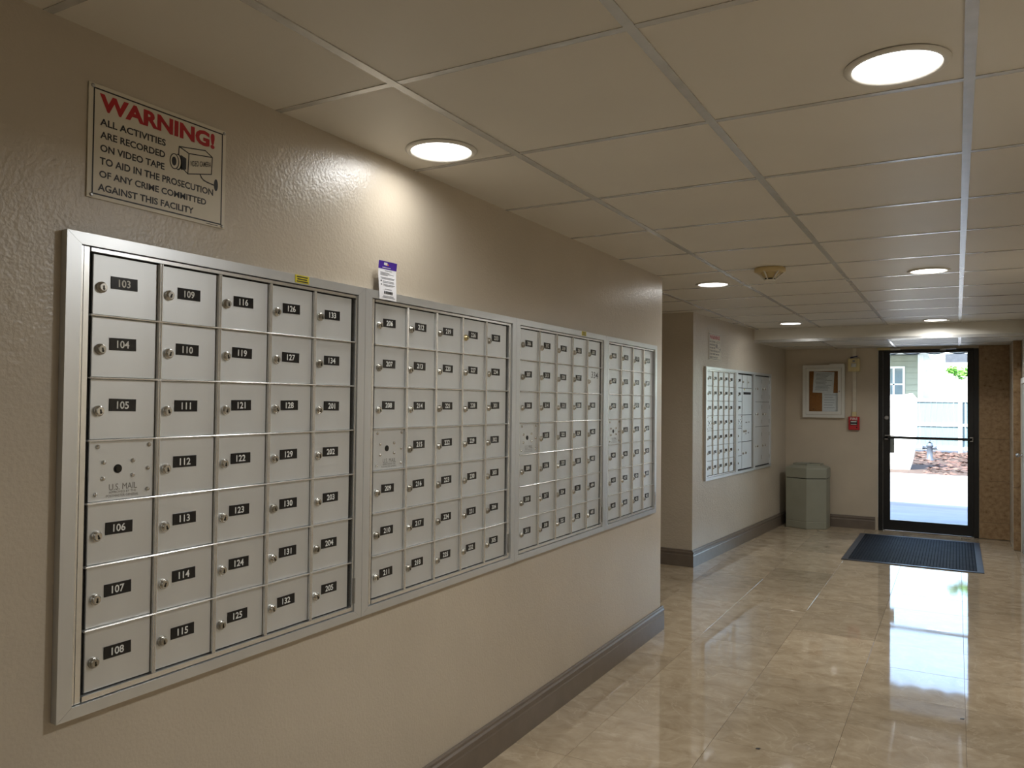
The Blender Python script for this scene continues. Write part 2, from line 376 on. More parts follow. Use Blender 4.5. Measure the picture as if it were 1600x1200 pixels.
for a, b_ in zip(ys_all[:-1], ys_all[1:]):
    if b_ - a < 0.01: continue
    lo = XW if b_ <= YE + 1e-6 else (XH if b_ <= 6.58 + 1e-6 else far_x(a) - 0.02)
    xs = [lo] + [x for x in xl if lo + 0.01 < x < XR] + [XR]
    for c, d in zip(xs[:-1], xs[1:]): cpanel(c, d, a, b_, H + 0.001)
TW = 0.024
def tee_y(x, y0, y1, z, wd=TW): obj('main_tee', MB().box(-wd / 2, wd / 2, 0, y1 - y0, -0.0025, 0.03).mesh('main_tee', TEE), ce, (x, y0, z))
def tee_x(y, x0, x1, z, wd=0.02): obj('cross_tee', MB().box(0, x1 - x0, -wd / 2, wd / 2, -0.0015, 0.026).mesh('cross_tee', TEE), ce, (x0, y, z))
for x in xl:
    if x > XR: continue
    if x < XW:
        y0 = YE; y1 = 6.58
        if x > A2.x: y1 = A2.y + (x - A2.x) / (B2.x - A2.x) * (B2.y - A2.y)
        tee_y(x, y0, min(y1, YF), H)
    else: tee_y(x, YREAR, YF, H)
for y in yl:
    if not (YREAR < y < YF - 0.05): continue
    lo = XW if y < YE else (XH if y < 6.58 else far_x(y))
    xs = [lo] + [x for x in xl if lo + 0.03 < x < XR] + [XR]
    for c, d in zip(xs[:-1], xs[1:]):
        a0 = c + (TW / 2 if c in xl else 0); a1 = d - (TW / 2 if d in xl else 0)
        tee_x(y, a0, a1, H + 0.0005)
# lower ceiling by the exit and its fascia
xf = far_x(YF)
struct('trim_1', MB().box(xf - 0.01, XR, YF, YF + 0.018, H2 + 0.022, H + 0.0).mesh('trim_1', WHITE), 'cream fascia board dropping to the lower ceiling by the exit', 'trim')
struct('trim_2', MB().box(xf - 0.01, XR, YF - 0.004, YF + 0.022, H2 - 0.004, H2 + 0.022).mesh('trim_2', TEE), 'pale metal angle along the bottom of the fascia', 'trim')
for a, b_ in ((YF + 0.022, 8.53), (8.53, 9.14), (9.14, YB)):
    lo = far_x(a) - 0.01
    xs = [lo] + [x for x in xl if lo + 0.01 < x < XR] + [XR]
    for c, d in zip(xs[:-1], xs[1:]): cpanel(c, d if d < XR else (XR if b_ < 9.1 else XR), a, b_, H2 + 0.001)
for x in xl:
    if far_x(9) < x < XR: tee_y(x, YF + 0.022, YB, H2)
for y in (8.53, 9.14):
    lo = far_x(y); xs = [lo] + [x for x in xl if lo + 0.03 < x < 0.49] + [0.49 if y > 9.03 else XR]
    for c, d in zip(xs[:-1], xs[1:]): tee_x(y, c + (TW / 2 if c in xl else 0), d - (TW / 2 if d in xl else 0), H2 + 0.0005)

# building outside: facade above and beside the corridor, roof slab (keeps sun and sky out)
struct('wall_facade', MB().box(-7, XH, YB + 0.02, YB + 0.16, -0.1, 3.5).box(0.75, 7, YB + 0.02, YB + 0.16, -0.1, 3.5).box(XH, 0.75, YB + 0.02, YB + 0.16, 2.3, 3.5).mesh('wall_facade', STUCCO),
       'white street facade outside above the exit', 'wall')
struct('roof', MB().box(-7, 7, YREAR - 0.5, YB + 0.25, 3.5, 3.62).mesh('roof', ROOFM), 'flat roof over the corridor building', 'roof')
struct('wall_outer', MB().box(XH - 0.3, XH - 0.13, YREAR - 0.3, YB, 0, 3.5).box(0.76, 0.9, YREAR - 0.3, YB, 0, 3.5).box(XH - 0.3, 0.9, YREAR - 0.3, YREAR - 0.13, 0, 3.5).mesh('wall_outer', STUCCO),
       'outer walls of the corridor building', 'wall')

# ------------------------------------------------------------------ ceiling lights
LR = 0.092
trim_me = MB().lathe([(LR, 0.004), (LR, -0.001), (LR + 0.003, -0.006), (LR + 0.012, -0.006), (LR + 0.019, -0.001), (LR + 0.019, 0.0)], n=40, cap=False).mesh('trim_ring', WHITE)
lens_me = MB().lathe([(LR, -0.0005), (LR * 0.97, -0.0022), (LR * 0.7, -0.003)], n=40).mesh('lens', LENS)
lights = [(-1.385, 1.985, 'round ceiling downlight nearest the camera warning sign, beside the mailbox wall'),
          (-0.118, 1.965, 'largest round ceiling downlight, at the upper right of the picture'),
          (-1.375, 5.06, 'round downlight to the left of the smoke detector'),
          (-0.138, 5.07, 'round downlight right of the smoke detector, second in the right row'),
          (-0.165, 8.03, 'small far downlight just before the fascia, right of the row'),
          (-1.385, 7.85, 'small far downlight just before the fascia, nearer the far mailboxes'),
          (-1.385, -1.1, 'added unseen downlight behind the viewer on the mailbox side'), (-0.12, -1.1, 'added unseen downlight behind the viewer on the right side')]  # last pair is added out of view to light the near corridor
for x, y, lb in lights:
    t = thing('ceiling_downlight', lb, 'light', (x, y, H - 0.0005), group='round downlights in the corridor ceiling')
    obj('trim_ring', trim_me, t); obj('lens', lens_me, t)
    al = bpy.data.lights.new('led_module', 'AREA'); al.shape = 'DISK'; al.size = 2 * LR - 0.01; al.energy = (LAMP if x > -1 else LAMP_W) * (0.28 if y < 0 else 0.62 if x > -1 and y > 7 else 1.0); al.spread = math.radians(165); al.color = (0.985, 0.99, 0.985)
    lo_ = obj('led_module', al, t, (0, 0, -0.0045))

# smoke detector
sd = thing('smoke_detector', 'cream round smoke detector hanging from the ceiling panels', 'smoke detector', (-0.925, 4.60, H))
obj('base', MB().lathe([(0.084, 0), (0.086, -0.006), (0.086, -0.02), (0.078, -0.026)], n=32).mesh('base', DETEC), sd)
obj('chamber', MB().lathe([(0.05, -0.026), (0.045, -0.04), (0.026, -0.058)], n=24).mesh('chamber', DETEC), sd)
for k in range(6):
    a = k * math.pi / 3 + 0.3; c, s_ = math.cos(a), math.sin(a)
    obj('strut', MB().tube([(0.08 * c, 0.08 * s_, -0.022), (0.055 * c, 0.055 * s_, -0.04), (0.03 * c, 0.03 * s_, -0.064)], 0.0045, 6).mesh('strut', WHITE), sd)
obj('vent_ring', MB().lathe([(0.028, -0.058), (0.028, -0.066)], n=24).mesh('vent_ring', GAPM), sd)
obj('cap', MB().lathe([(0.034, -0.066), (0.034, -0.07), (0.026, -0.074)], n=24).mesh('cap', WHITE), sd)

# ------------------------------------------------------------------ mailboxes
lock_me = {}
for nm, lm in (('n', LOCKM), ('d', LOCKD), ('g', LOCKG)):
    mb = MB().lathe([(0.0118, 0.0), (0.0118, -0.0045), (0.0105, -0.0065), (0.0092, -0.0065), (0.0086, -0.0095), (0.0078, -0.0105)], 'y', n=20)
    mb.lathe([(0.0094, -0.0060), (0.0094, -0.0068), (0.0084, -0.0068)], 'y', n=20, mi=1, cap=False)
    mb.box(-0.0014, 0.0014, -0.0112, -0.0095, -0.0055, 0.0035, 1)
    mb.lathe([(0.0026, -0.0100), (0.0026, -0.0111)], 'y', (0, 0, -0.0038), 8, 1)
    lock_me[nm] = mb.mesh('lock', lm, KEYW)
rivet_me = MB().lathe([(0.0052, 0), (0.0049, -0.002), (0.0036, -0.0040), (0.0015, -0.0048)], 'y', n=12).mesh('rivet', LOCKM)
mlock_me = MB().lathe([(0.0095, 0), (0.0095, -0.0012)], 'y', n=18).lathe([(0.0062, -0.001), (0.0062, -0.003)], 'y', (0, 0, 0), 12, 1).mesh('lock', GAPM, KEYW)
num_cache = {}
def number_plate(txt, wd=0.063, hh=0.0265):
    k = (txt, wd)
    if k in num_cache: return num_cache[k]
    pl = MB().cbox(-wd / 2, wd / 2, -0.0016, 0, -hh / 2, hh / 2, 0.0005)
    plm = pl.mesh('p', PLATE); parts = [(plm, 0)]
    if txt: parts.append((lettering(txt, -0.017, 0.017, -0.0082, 0.0082, INKW, 0.02, -0.00185, keep=True), 1))
    num_cache[k] = join_meshes('number_plate', parts, (PLATE, INKW))
    return num_cache[k]
US = [lettering('U.S. MAIL', -0.030, 0.036, -0.0425, -0.029, ENGR, 0.0, -0.0006), lettering('APPROVED BY THE', -0.030, 0.034, -0.0495, -0.0445, ENGR, 0.0, -0.0006),
      lettering('POSTMASTER GENERAL', -0.036, 0.040, -0.0575, -0.0520, ENGR, 0.0, -0.0006)]
us_me = join_meshes('lettering', [(x, 0) for x in US[:3]], (ENGR,))

def bezel(t, W, z0, z1, bl, br, bt, bb, yf=-0.020):
    gp = 0.0003
    def piece(name, poly):
        mb = MB(); n = len(poly)
        cx = sum(p[0] for p in poly) / n; cz = sum(p[1] for p in poly) / n
        mb.prism_y(poly, yf, -0.0008)
        obj(name, mb.mesh(name, ALUF), t)
    o = [(0, z0), (W, z0), (W, z1), (0, z1)]; i = [(bl, z0 + bb), (W - br, z0 + bb), (W - br, z1 - bt), (bl, z1 - bt)]
    piece('bezel_rail', [(o[0][0] + gp, o[0][1]), (o[1][0] - gp, o[1][1]), (i[1][0] - gp, i[1][1]), (i[0][0] + gp, i[0][1])])
    piece('bezel_rail', [(i[3][0] + gp, i[3][1]), (i[2][0] - gp, i[2][1]), (o[2][0] - gp, o[2][1]), (o[3][0] + gp, o[3][1])])
    piece('bezel_stile', [(o[0][0], o[0][1] + gp), (i[0][0], i[0][1] + gp), (i[3][0], i[3][1] - gp), (o[3][0], o[3][1] - gp)])
    piece('bezel_stile', [(i[1][0], i[1][1] + gp), (o[1][0], o[1][1] + gp), (o[2][0], o[2][1] - gp), (i[2][0], i[2][1] - gp)])

def small_door(t, dm, xc, zc, txt, pz=0.0075, dw=0.16, plate=True, rng=random, handwritten=None, pwd=0.063, lk=None, ajar=0.0):
    d = obj('door', dm, t, (xc, -0.0005, zc), (random.uniform(-.004, .004), random.uniform(-.001, .001), random.uniform(-.006, .006) + ajar))
    k = lk or random.choices('nd', (0.65, 0.35))[0]
    obj('lock', lock_me[k], d, (-dw / 2 + 0.018 + random.uniform(-.001, .001), -0.0062, -0.004 + random.uniform(-.0025, .0025)), (0, random.uniform(-0.5, 0.5), 0))
    if plate:
        obj('number_plate', number_plate(txt, pwd), d, (-dw / 2 + 0.071 + random.uniform(-.002, .002), -0.0062, pz + random.uniform(-.0015, .0015)), (0, random.uniform(-.02, .02), 0))
    if handwritten:
        obj('handwriting', lettering(handwritten, -0.028, 0.052, 0.012, 0.044, INKB, 0.004, -0.0066), d, (0, 0, 0), (0, 0.05, 0))
    return d

def master_panel(t, xc, zc, dw, dh):
    d = obj('master_panel', MB().cbox(-dw / 2, dw / 2, -0.0055, -0.0015, -dh / 2, dh / 2, 0.0006).mesh('master_panel', ALU), t, (xc, -0.0005, zc))
    sx = dw / 0.158
    for px, pz in ((-0.060, 0.052), (0.066, 0.052), (-0.045, 0.018), (0.026, 0.019), (0.064, 0.0), (-0.046, -0.016), (0.026, -0.013), (0.064, -0.047), (-0.063, -0.049)):
        obj('rivet', rivet_me, d, (px * sx, -0.0055, pz))
    obj('lock', mlock_me, d, (-0.011 * sx, -0.0055, 0.003))
    obj('lettering', us_me, d, (0, -0.0053, 0))

def mailbox_bank(label, loc, rz, W, x0, x1, ncol, numbers, z0=0.737, z1=1.733, dz0=0.775, dz1=1.697, plates=True, bl=0.031, br=0.031, group='mailbox banks on the near wall', pz=0.0075,
                 special=None):
    t = thing('mailbox_bank', label, 'mailboxes', loc, rz, group)
    obj('back_panel', MB().box(0.01, W - 0.01, -0.0012, -0.0003, z0 + 0.01, z1 - 0.01).mesh('back_panel', GAPM), t)
    bezel(t, W, z0, z1, bl, br, 0.025, 0.024)
    # hinged inner frame: tracks left and right, rails above and below the doors
    yi = -0.0145
    fr = MB()
    fr.box(bl + 0.002, bl + 0.0075, yi, -0.0015, z0 + 0.026, z1 - 0.027); fr.box(bl + 0.0095, x0 - 0.0065, yi + 0.001, -0.0015, z0 + 0.026, z1 - 0.027)
    fr.box(x1 + 0.004, x1 + 0.010, yi - 0.001, -0.0015, z0 + 0.026, z1 - 0.027)
    if W - br - 0.002 - (x1 + 0.012) > 0.001: fr.box(x1 + 0.012, W - br - 0.0015, yi, -0.0015, z0 + 0.026, z1 - 0.027)
    fr.box(x0 - 0.003, x1 + 0.003, yi, -0.0015, dz1 + 0.001, z1 - 0.0275); fr.box(x0 - 0.003, x1 + 0.003, yi, -0.0015, z0 + 0.0265, dz0 - 0.001)
    obj('inner_frame', fr.mesh('inner_frame', ALUB), t)
    cw = (x1 - x0) / ncol; rh = (dz1 - dz0) / 7
    dv = 0.0095; dh = 0.0035
    for k in range(1, ncol):
        x = x0 + cw * k
        mb = MB()
        for s_ in (-1, 1):
            c_ = x + s_ * 0.0027
            mb.prism_z([(c_ - 0.0023, -0.0015), (c_ - 0.0023, -0.0125), (c_ - 0.0017, -0.0139), (c_ - 0.0006, -0.0145), (c_ + 0.0006, -0.0145), (c_ + 0.0017, -0.0139), (c_ + 0.0023, -0.0125), (c_ + 0.0023, -0.0015)], dz0, dz1)
        obj('divider', mb.mesh('divider', ALUB), t)
    for k in range(1, 7):
        z = dz0 + rh * k
        obj('shelf_bar', MB().cbox(x0 - 0.002, x1 + 0.002, -0.0168, -0.0015, z - dh / 2, z + dh / 2, 0.0014).mesh('shelf_bar', ALUB), t)
    dw, dhh = cw - 0.0125, rh - 0.0048
    dm = MB().cbox(-dw / 2, dw / 2, -0.0062, -0.0015, -dhh / 2, dhh / 2, 0.0008).mesh('mail_door', ALU)
    for c in range(ncol):
        for r_ in range(7):
            xc = x0 + cw * (c + 0.5); zc = dz1 - rh * (r_ + 0.5); txt = numbers[c][r_] if numbers else ''
            if c == 0 and r_ == 3: master_panel(t, xc, zc, dw, dhh); continue
            sp = (special or {}).get((c, r_), {})
            small_door(t, dm, xc, zc, txt, pz, dw, **({'plate': plates} | sp))
    # piano hinge knuckle low on the right
    obj('hinge', MB().lathe([(0.0035, 0), (0.0035, 0.075)], 'z', (x1 + 0.011, -0.0185, dz0 + 0.01), 8).mesh('hinge', STEEL), t)
    return t

def rng(a, b): return [str(k) for k in range(a, b + 1)]
n1 = [['103', '104', '105', '', '106', '107', '108'], rng(109, 115), ['116', '119', '121', '122', '123', '124', '125'], rng(126, 132), ['133', '134'] + rng(201, 205)]
n2 = [['206', '207', '208', '', '209', '210', '211'], rng(212, 218), rng(219, 225), rng(226, 232), ['233', '234'] + rng(301, 305)]
n3 = [['306', '307', '308', '', '309', '310', '311'], rng(312, 318), rng(319, 325), rng(326, 332), ['333', ''] + rng(401, 405)]
n4 = [['406', '407', '408', '', '409', '410', '411'], rng(412, 418), rng(419, 425), rng(426, 432)]
RW = math.pi / 2
mailbox_bank('aluminium mailbox bank numbered from 103 to 205, nearest the warning sign', (XW, 0.9305, 0), RW, 0.922, 0.0585, 0.880, 5, n1)
mailbox_bank('aluminium mailbox bank numbered from 206 to 305, below the purple topped tag', (XW, 1.8535, 0), RW, 0.942, 0.056, 0.887, 5, n2,
             special={(3, 0): dict(lk='g'), (1, 1): dict(ajar=-0.03), (3, 6): dict(lk='n')})
mailbox_bank('aluminium mailbox bank with 334 handwritten on one door', (XW, 2.7965, 0), RW, 0.946, 0.051, 0.898, 5, n3,
             special={(4, 1): dict(plate=False, handwritten='334')})
mailbox_bank('narrow four column mailbox bank at the corner end of the near wall', (XW, 3.7435, 0), RW, 0.784, 0.058, 0.750, 4, n4)

def w2(s): return (A2.x + T2.x * s, A2.y + T2.y * s, 0)
GF = 'mailbox banks on the far wall'
mailbox_bank('far mailbox bank of small doors in five columns, under the small warning sign', w2(0.275), RZ2, 0.876, 0.052, 0.815, 5, None, 0.705, 1.716, 0.742, 1.68, group=GF,
             special={(0, 4): {}, })
# second far bank: a column of small doors, outgoing mail panel and parcel doors
t = thing('mailbox_bank', 'far mailbox bank with the black outgoing mail slot, middle of three', 'mailboxes', w2(1.1515), RZ2, GF)
W_ = 0.578; z0, z1, dz0, dz1 = 0.705, 1.716, 0.742, 1.68
obj('back_panel', MB().box(0.01, W_ - 0.01, -0.0012, -0.0003, z0 + 0.01, z1 - 0.01).mesh('back_panel', GAPM), t)
bezel(t, W_, z0, z1, 0.031, 0.031, 0.025, 0.024)
rh = (dz1 - dz0) / 7; xa, xb, xc_ = 0.04, 0.195, 0.528
dm = MB().cbox(-0.0735, 0.0735, -0.0062, -0.0015, -rh / 2 + 0.0024, rh / 2 - 0.0024, 0.0008).mesh('mail_door', ALU)
for r_ in range(7):
    zc = dz1 - rh * (r_ + 0.5)
    if r_ == 3: master_panel(t, 0.1175, zc, 0.147, rh - 0.005)
    else: small_door(t, dm, 0.1175, zc, '', 0.0075, 0.147, plate=(r_ < 3))
dm2 = MB().cbox(-0.078, 0.078, -0.0062, -0.0015, -rh / 2 + 0.0024, rh / 2 - 0.0024, 0.0008).mesh('mail_door', ALU)
for k in range(2): small_door(t, dm2, xb + 0.008 + 0.0815 * (2 * k + 1), dz1 - rh / 2, '', 0.0075, 0.156, plate=False)
def panel(t, name, x0, x1, za, zb):
    d = obj(name, MB().cbox(-(x1 - x0) / 2, (x1 - x0) / 2, -0.0062, -0.0015, -(zb - za) / 2, (zb - za) / 2, 0.001).mesh(name, ALU), t, ((x0 + x1) / 2, -0.0005, (za + zb) / 2))
    return d
d = panel(t, 'outgoing_panel', xb + 0.008, xc_, dz1 - 3 * rh + 0.003, dz1 - rh - 0.003)
obj('mail_slot', MB().box(-0.12, 0.12, -0.0085, -0.0060, 0.07, 0.094).mesh('mail_slot', GAPM), d)
obj('slot_hood', MB().box(-0.125, 0.125, -0.013, -0.0062, 0.094, 0.099).mesh('slot_hood', ALUF), d)
obj('sticker', MB().box(-0.10, -0.075, -0.0068, -0.0061, 0.112, 0.128).mesh('sticker', YELL), d)
d = panel(t, 'parcel_door', xb + 0.008, xc_, dz1 - 5 * rh + 0.003, dz1 - 3 * rh - 0.003)
obj('lock', lock_me['d'], d, (-0.11, -0.0062, -0.03)); obj('lock', lock_me['n'], d, (-0.05, -0.0062, -0.028))
for px, pz, pw in ((-0.05, 0.05, 0.06), (0.05, 0.052, 0.03), (-0.05, -0.062, 0.03), (0.03, -0.055, 0.04)):
    obj('printed_mark', MB().box(px, px + pw, -0.0066, -0.0061, pz, pz + 0.014).mesh('printed_mark', ENGR), d)
d = panel(t, 'parcel_door', xb + 0.008, xc_, dz0, dz1 - 5 * rh - 0.003)
obj('lock', lock_me['d'], d, (-0.13, -0.0062, 0.02)); obj('lock', lock_me['n'], d, (-0.045, -0.0062, 0.022))
obj('hinge', MB().box(0.532, 0.545, -0.011, -0.0015, dz0, dz1).mesh('hinge', STEEL), t)
# parcel lockers
t = thing('parcel_locker_bank', 'far bank of six large plain parcel lockers nearest the waste bin', 'parcel lockers', w2(1.7305), RZ2, GF)
W_ = 0.64
obj('back_panel', MB().box(0.01, W_ - 0.01, -0.0012, -0.0003, z0 + 0.01, z1 - 0.01).mesh('back_panel', GAPM), t)
bezel(t, W_, z0, z1, 0.03, 0.03, 0.025, 0.024)
for xa, xb in ((0.034, 0.316), (0.322, 0.606)):
    for za, zb in ((dz1 - 0.268, dz1), (dz1 - 0.53, dz1 - 0.272), (dz0, dz1 - 0.534)):
        d = panel(t, 'parcel_door', xa, xb, za, zb)
        obj('lock', lock_me['d'], d, (-0.118, -0.0062, 0.0)); obj('lock', lock_me['n'], d, (-0.03, -0.0062, 0.002))
        for hz in (-0.3, 0.3): obj('hinge', MB().box(-0.005, 0.005, -0.009, -0.006, -0.02, 0.02).mesh('hinge', STEEL), d, ((xb - xa) / 2 - 0.008, 0, hz * (zb - za)))

# stickers on the bezels
def sticker(y0, y1, z0, z1, label):
    t = thing('sticker', label, 'sticker', (XW, y0, 0), RW, 'yellow stickers on the mailbox frames')
    obj('film', MB().box(0, y1 - y0, -0.0209, -0.0202, z0, z1).mesh('film', YELL), t)
    wd = y1 - y0
    for k, (a, b_) in enumerate(((0.1, 0.9), (0.15, 0.85), (0.1, 0.92))):
        zz = z1 - (k + 0.75) * (z1 - z0) / 3.4
        obj('print_line', MB().box(a * wd, b_ * wd, -0.0211, -0.0208, zz - 0.0016, zz + 0.0016).mesh('print_line', INKB), t)
sticker(1.559, 1.611, 1.711, 1.7325, 'small yellow sticker on the frame above box 126')
sticker(3.436, 3.486, 1.712, 1.7325, 'small dark yellow sticker on the frame above the 334 door')

# delivery tag: bent strip leaning on the wall above the second bank
t = thing('delivery_tag', 'white delivery tag with a purple top tucked above the 206 mailbox', 'paper tag', (XW, 1.912, 0), RW)
def tagy(v, u): return -0.0225 + (-0.004 + 0.010 * math.sin(v * 2.6)) * v - 0.003 * math.sin(u * 3.1) * (1 - v) - 0.004 * u * v
def strip(name, u0, u1, v0, v1, m, dy=0.0, nu=6, nv=10, th=0.0004):
    vs = []; fs = []
    for side in (0, 1):
        for i in range(nv + 1):
            for j in range(nu + 1):
                u = u0 + (u1 - u0) * j / nu; v = v0 + (v1 - v0) * i / nv
                vs.append((0.085 * u + 0.002 * (1 - v), tagy(v, u) + dy + side * th, 1.708 + 0.121 * v - 0.005 * u * v * 0))
    n = (nv + 1) * (nu + 1)
    for side in (0, 1):
        for i in range(nv):
            for j in range(nu):
                a = side * n + i * (nu + 1) + j; fs.append((a, a + 1, a + nu + 2, a + nu + 1))
    return obj(name, MB().add(vs, fs, 0, True).mesh(name, m), t)
strip('sheet', 0, 1, 0, 1, PAPER)
strip('purple_header', -0.005, 1.005, 0.80, 1.0, PURP, -0.0005)
strip('logo_mark', 0.28, 0.46, 0.90, 0.965, INKW, -0.0009, 3, 3); strip('logo_mark', 0.47, 0.53, 0.90, 0.93, ORNG, -0.0009, 2, 2)
strip('logo_mark', 0.2, 0.66, 0.83, 0.845, INKW, -0.0009, 4, 2)
for a, b_, v in ((0.35, 0.75, 0.755), (0.1, 0.6, 0.70), (0.1, 0.85, 0.665), (0.1, 0.5, 0.635), (0.1, 0.9, 0.57), (0.15, 0.85, 0.54), (0.22, 0.85, 0.48), (0.22, 0.85, 0.445), (0.22, 0.9, 0.39), (0.22, 0.8, 0.36),
                (0.3, 0.7, 0.27), (0.2, 0.8, 0.09), (0.15, 0.9, 0.055)):
    strip('print_line', a, b_, v, v + 0.012, PRINT, -0.0007, 5, 1)
for v in (0.47, 0.375): strip('bullet', 0.1, 0.16, v, v + 0.03, INKB, -0.0007, 2, 1)
x = 0.25
for k in range(11):
    wv = random.choice((0.015, 0.025, 0.04)); strip('barcode_bar', x, x + wv, 0.15, 0.225, INKB, -0.0007, 1, 2); x += wv + random.choice((0.015, 0.025))
    if x > 0.85: break

# ------------------------------------------------------------------ warning signs
def warning_sign(label, loc, rz, w_=0.355, full=True):
    t = thing('warning_sign', label, 'sign', loc, rz, 'video camera warning signs')
    s = w_ / 0.355; Z = lambda z: z - 1.813
    h_ = 0.243
    obj('sign_panel', MB().cbox(0, w_, -0.0035, -0.0015, 0, h_, 0.0004).mesh('sign_panel', SIGN), t)
    yb = -0.0038
    mb = MB(); a, b_, c, d = 0.0105 * s, w_ - 0.0095 * s, 0.008, h_ - 0.008; th = 0.003
    mb.box(a, b_, yb, -0.0034, c, c + th); mb.box(a, b_, yb, -0.0034, d - th, d); mb.box(a, a + th, yb, -0.0034, c + th, d - th); mb.box(b_ - th, b_, yb, -0.0034, c + th, d - th)
    obj('border', mb.mesh('border', INKB), t)
    obj('heading', lettering('WARNING!', 0.024 * s, 0.321 * s, Z(2.002), Z(2.0395), INKR, 0.045, yb), t)
    for txt, x0, x1, z0_, z1_ in (('ALL ACTIVITIES', 0.026, 0.185, 1.971, 1.9865), ('ARE RECORDED', 0.027, 0.184, 1.9435, 1.959), ('ON VIDEO TAPE', 0.0275, 0.183, 1.9155, 1.931),
                                ('TO AID IN THE PROSECUTION', 0.027, 0.319, 1.8875, 1.9035), ('OF ANY CRIME COMMITTED', 0.0265, 0.299, 1.860, 1.875), ('AGAINST THIS FACILITY', 0.024, 0.264, 1.831, 1.8465)):
        obj('text_line', lettering(txt, x0 * s, x1 * s, Z(z0_), Z(z1_), INKB, 0.025, yb), t)
    # drawing of a video camera
    dr = MB(); ya, yc = yb, -0.0034
    def line(p, q, th=0.0024):
        (ax, az), (bx_, bz) = p, q; L = math.hypot(bx_ - ax, bz - az); nx, nz = -(bz - az) / L * th / 2, (bx_ - ax) / L * th / 2
        ex, ez = (bx_ - ax) / L * th / 3, (bz - az) / L * th / 3
        dr.prism_y([((ax - ex - nx) * s, az - ez - nz), ((bx_ + ex - nx) * s, bz + ez - nz), ((bx_ + ex + nx) * s, bz + ez + nz), ((ax - ex + nx) * s, az - ez + nz)], ya, yc)
    zz = lambda z: z - 1.813
    A_, B_, C_, D_ = (0.248, zz(1.972)), (0.315, zz(1.981)), (0.313, zz(1.939)), (0.246, zz(1.923))
    E_, F_ = (0.221, zz(1.981)), (0.294, zz(1.992)); G_ = (0.219, zz(1.940))
    for p, q in ((A_, B_), (B_, C_), (C_, D_), (D_, A_), (E_, A_), (E_, F_), (F_, B_), (E_, G_), (G_, D_)): line(p, q)
    def ell(cx, cz, rx, rz_, n=24, y0=ya, mi=0, k=0.0):
        dr.prism_y([((cx + rx * math.cos(2 * math.pi * i / n)) * s, cz + rz_ * math.sin(2 * math.pi * i / n)) for i in range(n)], y0, yc, mi)
    dr.prism_y([(0.226 * s, zz(1.9625)), (0.217 * s, zz(1.95)), (0.217 * s, zz(1.937)), (0.228 * s, zz(1.928)), (0.241 * s, zz(1.932)), (0.241 * s, zz(1.958))], ya, yc)
    ell(0.219, zz(1.944), 0.010, 0.019); ell(0.217, zz(1.944), 0.009, 0.0165, y0=ya - 0.0002, mi=1)
    ell(0.209, zz(1.943), 0.0125, 0.0185, y0=ya - 0.0003); ell(0.2085, zz(1.943), 0.0102, 0.0162, y0=ya - 0.0005, mi=1)
    ell(0.2075, zz(1.943), 0.0062, 0.0105, y0=ya - 0.0007)
    pts = [(0.281, zz(1.930)), (0.284, zz(1.924)), (0.291, zz(1.919)), (0.302, zz(1.9165)), (0.321, zz(1.9145))]
    for p, q in zip(pts[:-1], pts[1:]): line(p, q, 0.003)
    ell(0.327, zz(1.916), 0.006, 0.0145)
    obj('camera_drawing', dr.mesh('camera_drawing', INKB, SIGN), t)
    if full:
        vc = lettering('VIDEO CAMERA', 0.252, 0.311, 0, 0.013, INKB, 0.012, yb)
        for v in vc.vertices: v.co.z += zz(1.943) + (v.co.x - 0.252) * 0.22
        obj('drawing_caption', vc, t)
        obj('maker_line', MB().box(0.300, 0.335, yb, -0.0034, 0.0035, 0.005).mesh('maker_line', INKB), t)
    sc_me = MB().lathe([(0.0042, 0), (0.004, -0.0015), (0.002, -0.0026)], 'y', n=12).mesh('screw', STEEL)
    for px, pz in ((0.009, h_ - 0.006), (w_ - 0.006, h_ - 0.006), (0.010, 0.006), (w_ - 0.008, 0.005)): obj('screw', sc_me, t, (px, -0.0035, pz))
warning_sign('large white warning sign with red heading above the nearest mailboxes', (XW, 0.979, 1.813), RW)
p = w2(0.38); warning_sign('small distant warning sign above the far mailbox banks', (p[0], p[1], 1.782), RZ2, 0.333, False)

# ------------------------------------------------------------------ exit door
XD0, XD1, ZD = -0.758, 0.203, 2.002
dfr = struct('door_1', MB().box(XD0, XD0 + 0.045, YB - 0.012, YB + 0.10, 0, ZD).box(XD1 - 0.045, XD1, YB - 0.012, YB + 0.10, 0, ZD).box(XD0 + 0.045, XD1 - 0.045, YB - 0.012, YB + 0.10, ZD - 0.012, ZD + 0.002).mesh('door_1', BLACKM),
             'black framed glass exit door with daylight behind it', 'door')
a, b_ = XD0 + 0.046, XD1 - 0.046; y0, y1 = YB + 0.0, YB + 0.042
for nm, bx in (('stile', (a, -0.645, y0, y1, 0.012, ZD - 0.015)), ('stile', (0.105, b_, y0, y1, 0.012, ZD - 0.015)), ('bottom_rail', (-0.645, 0.105, y0, y1, 0.012, 0.126)), ('top_rail', (-0.645, 0.105, y0, y1, 1.966, ZD - 0.015))):
    obj(nm, MB().box(*bx).mesh(nm, BLACKM), dfr)
obj('door_stop', MB().box(XD0 + 0.045, XD0 + 0.06, YB + 0.044, YB + 0.10, 0.012, ZD - 0.012).box(XD1 - 0.06, XD1 - 0.045, YB + 0.044, YB + 0.10, 0.012, ZD - 0.012).box(XD0 + 0.06, XD1 - 0.06, YB + 0.044, YB + 0.10, ZD - 0.028, ZD - 0.012).mesh('door_stop', BLACKM), dfr)  # added behind the leaf to block daylight slits along the frame
obj('glass_pane', MB().box(-0.645, 0.105, YB + 0.018, YB + 0.024, 0.126, 1.966).mesh('glass_pane', GLASS), dfr)
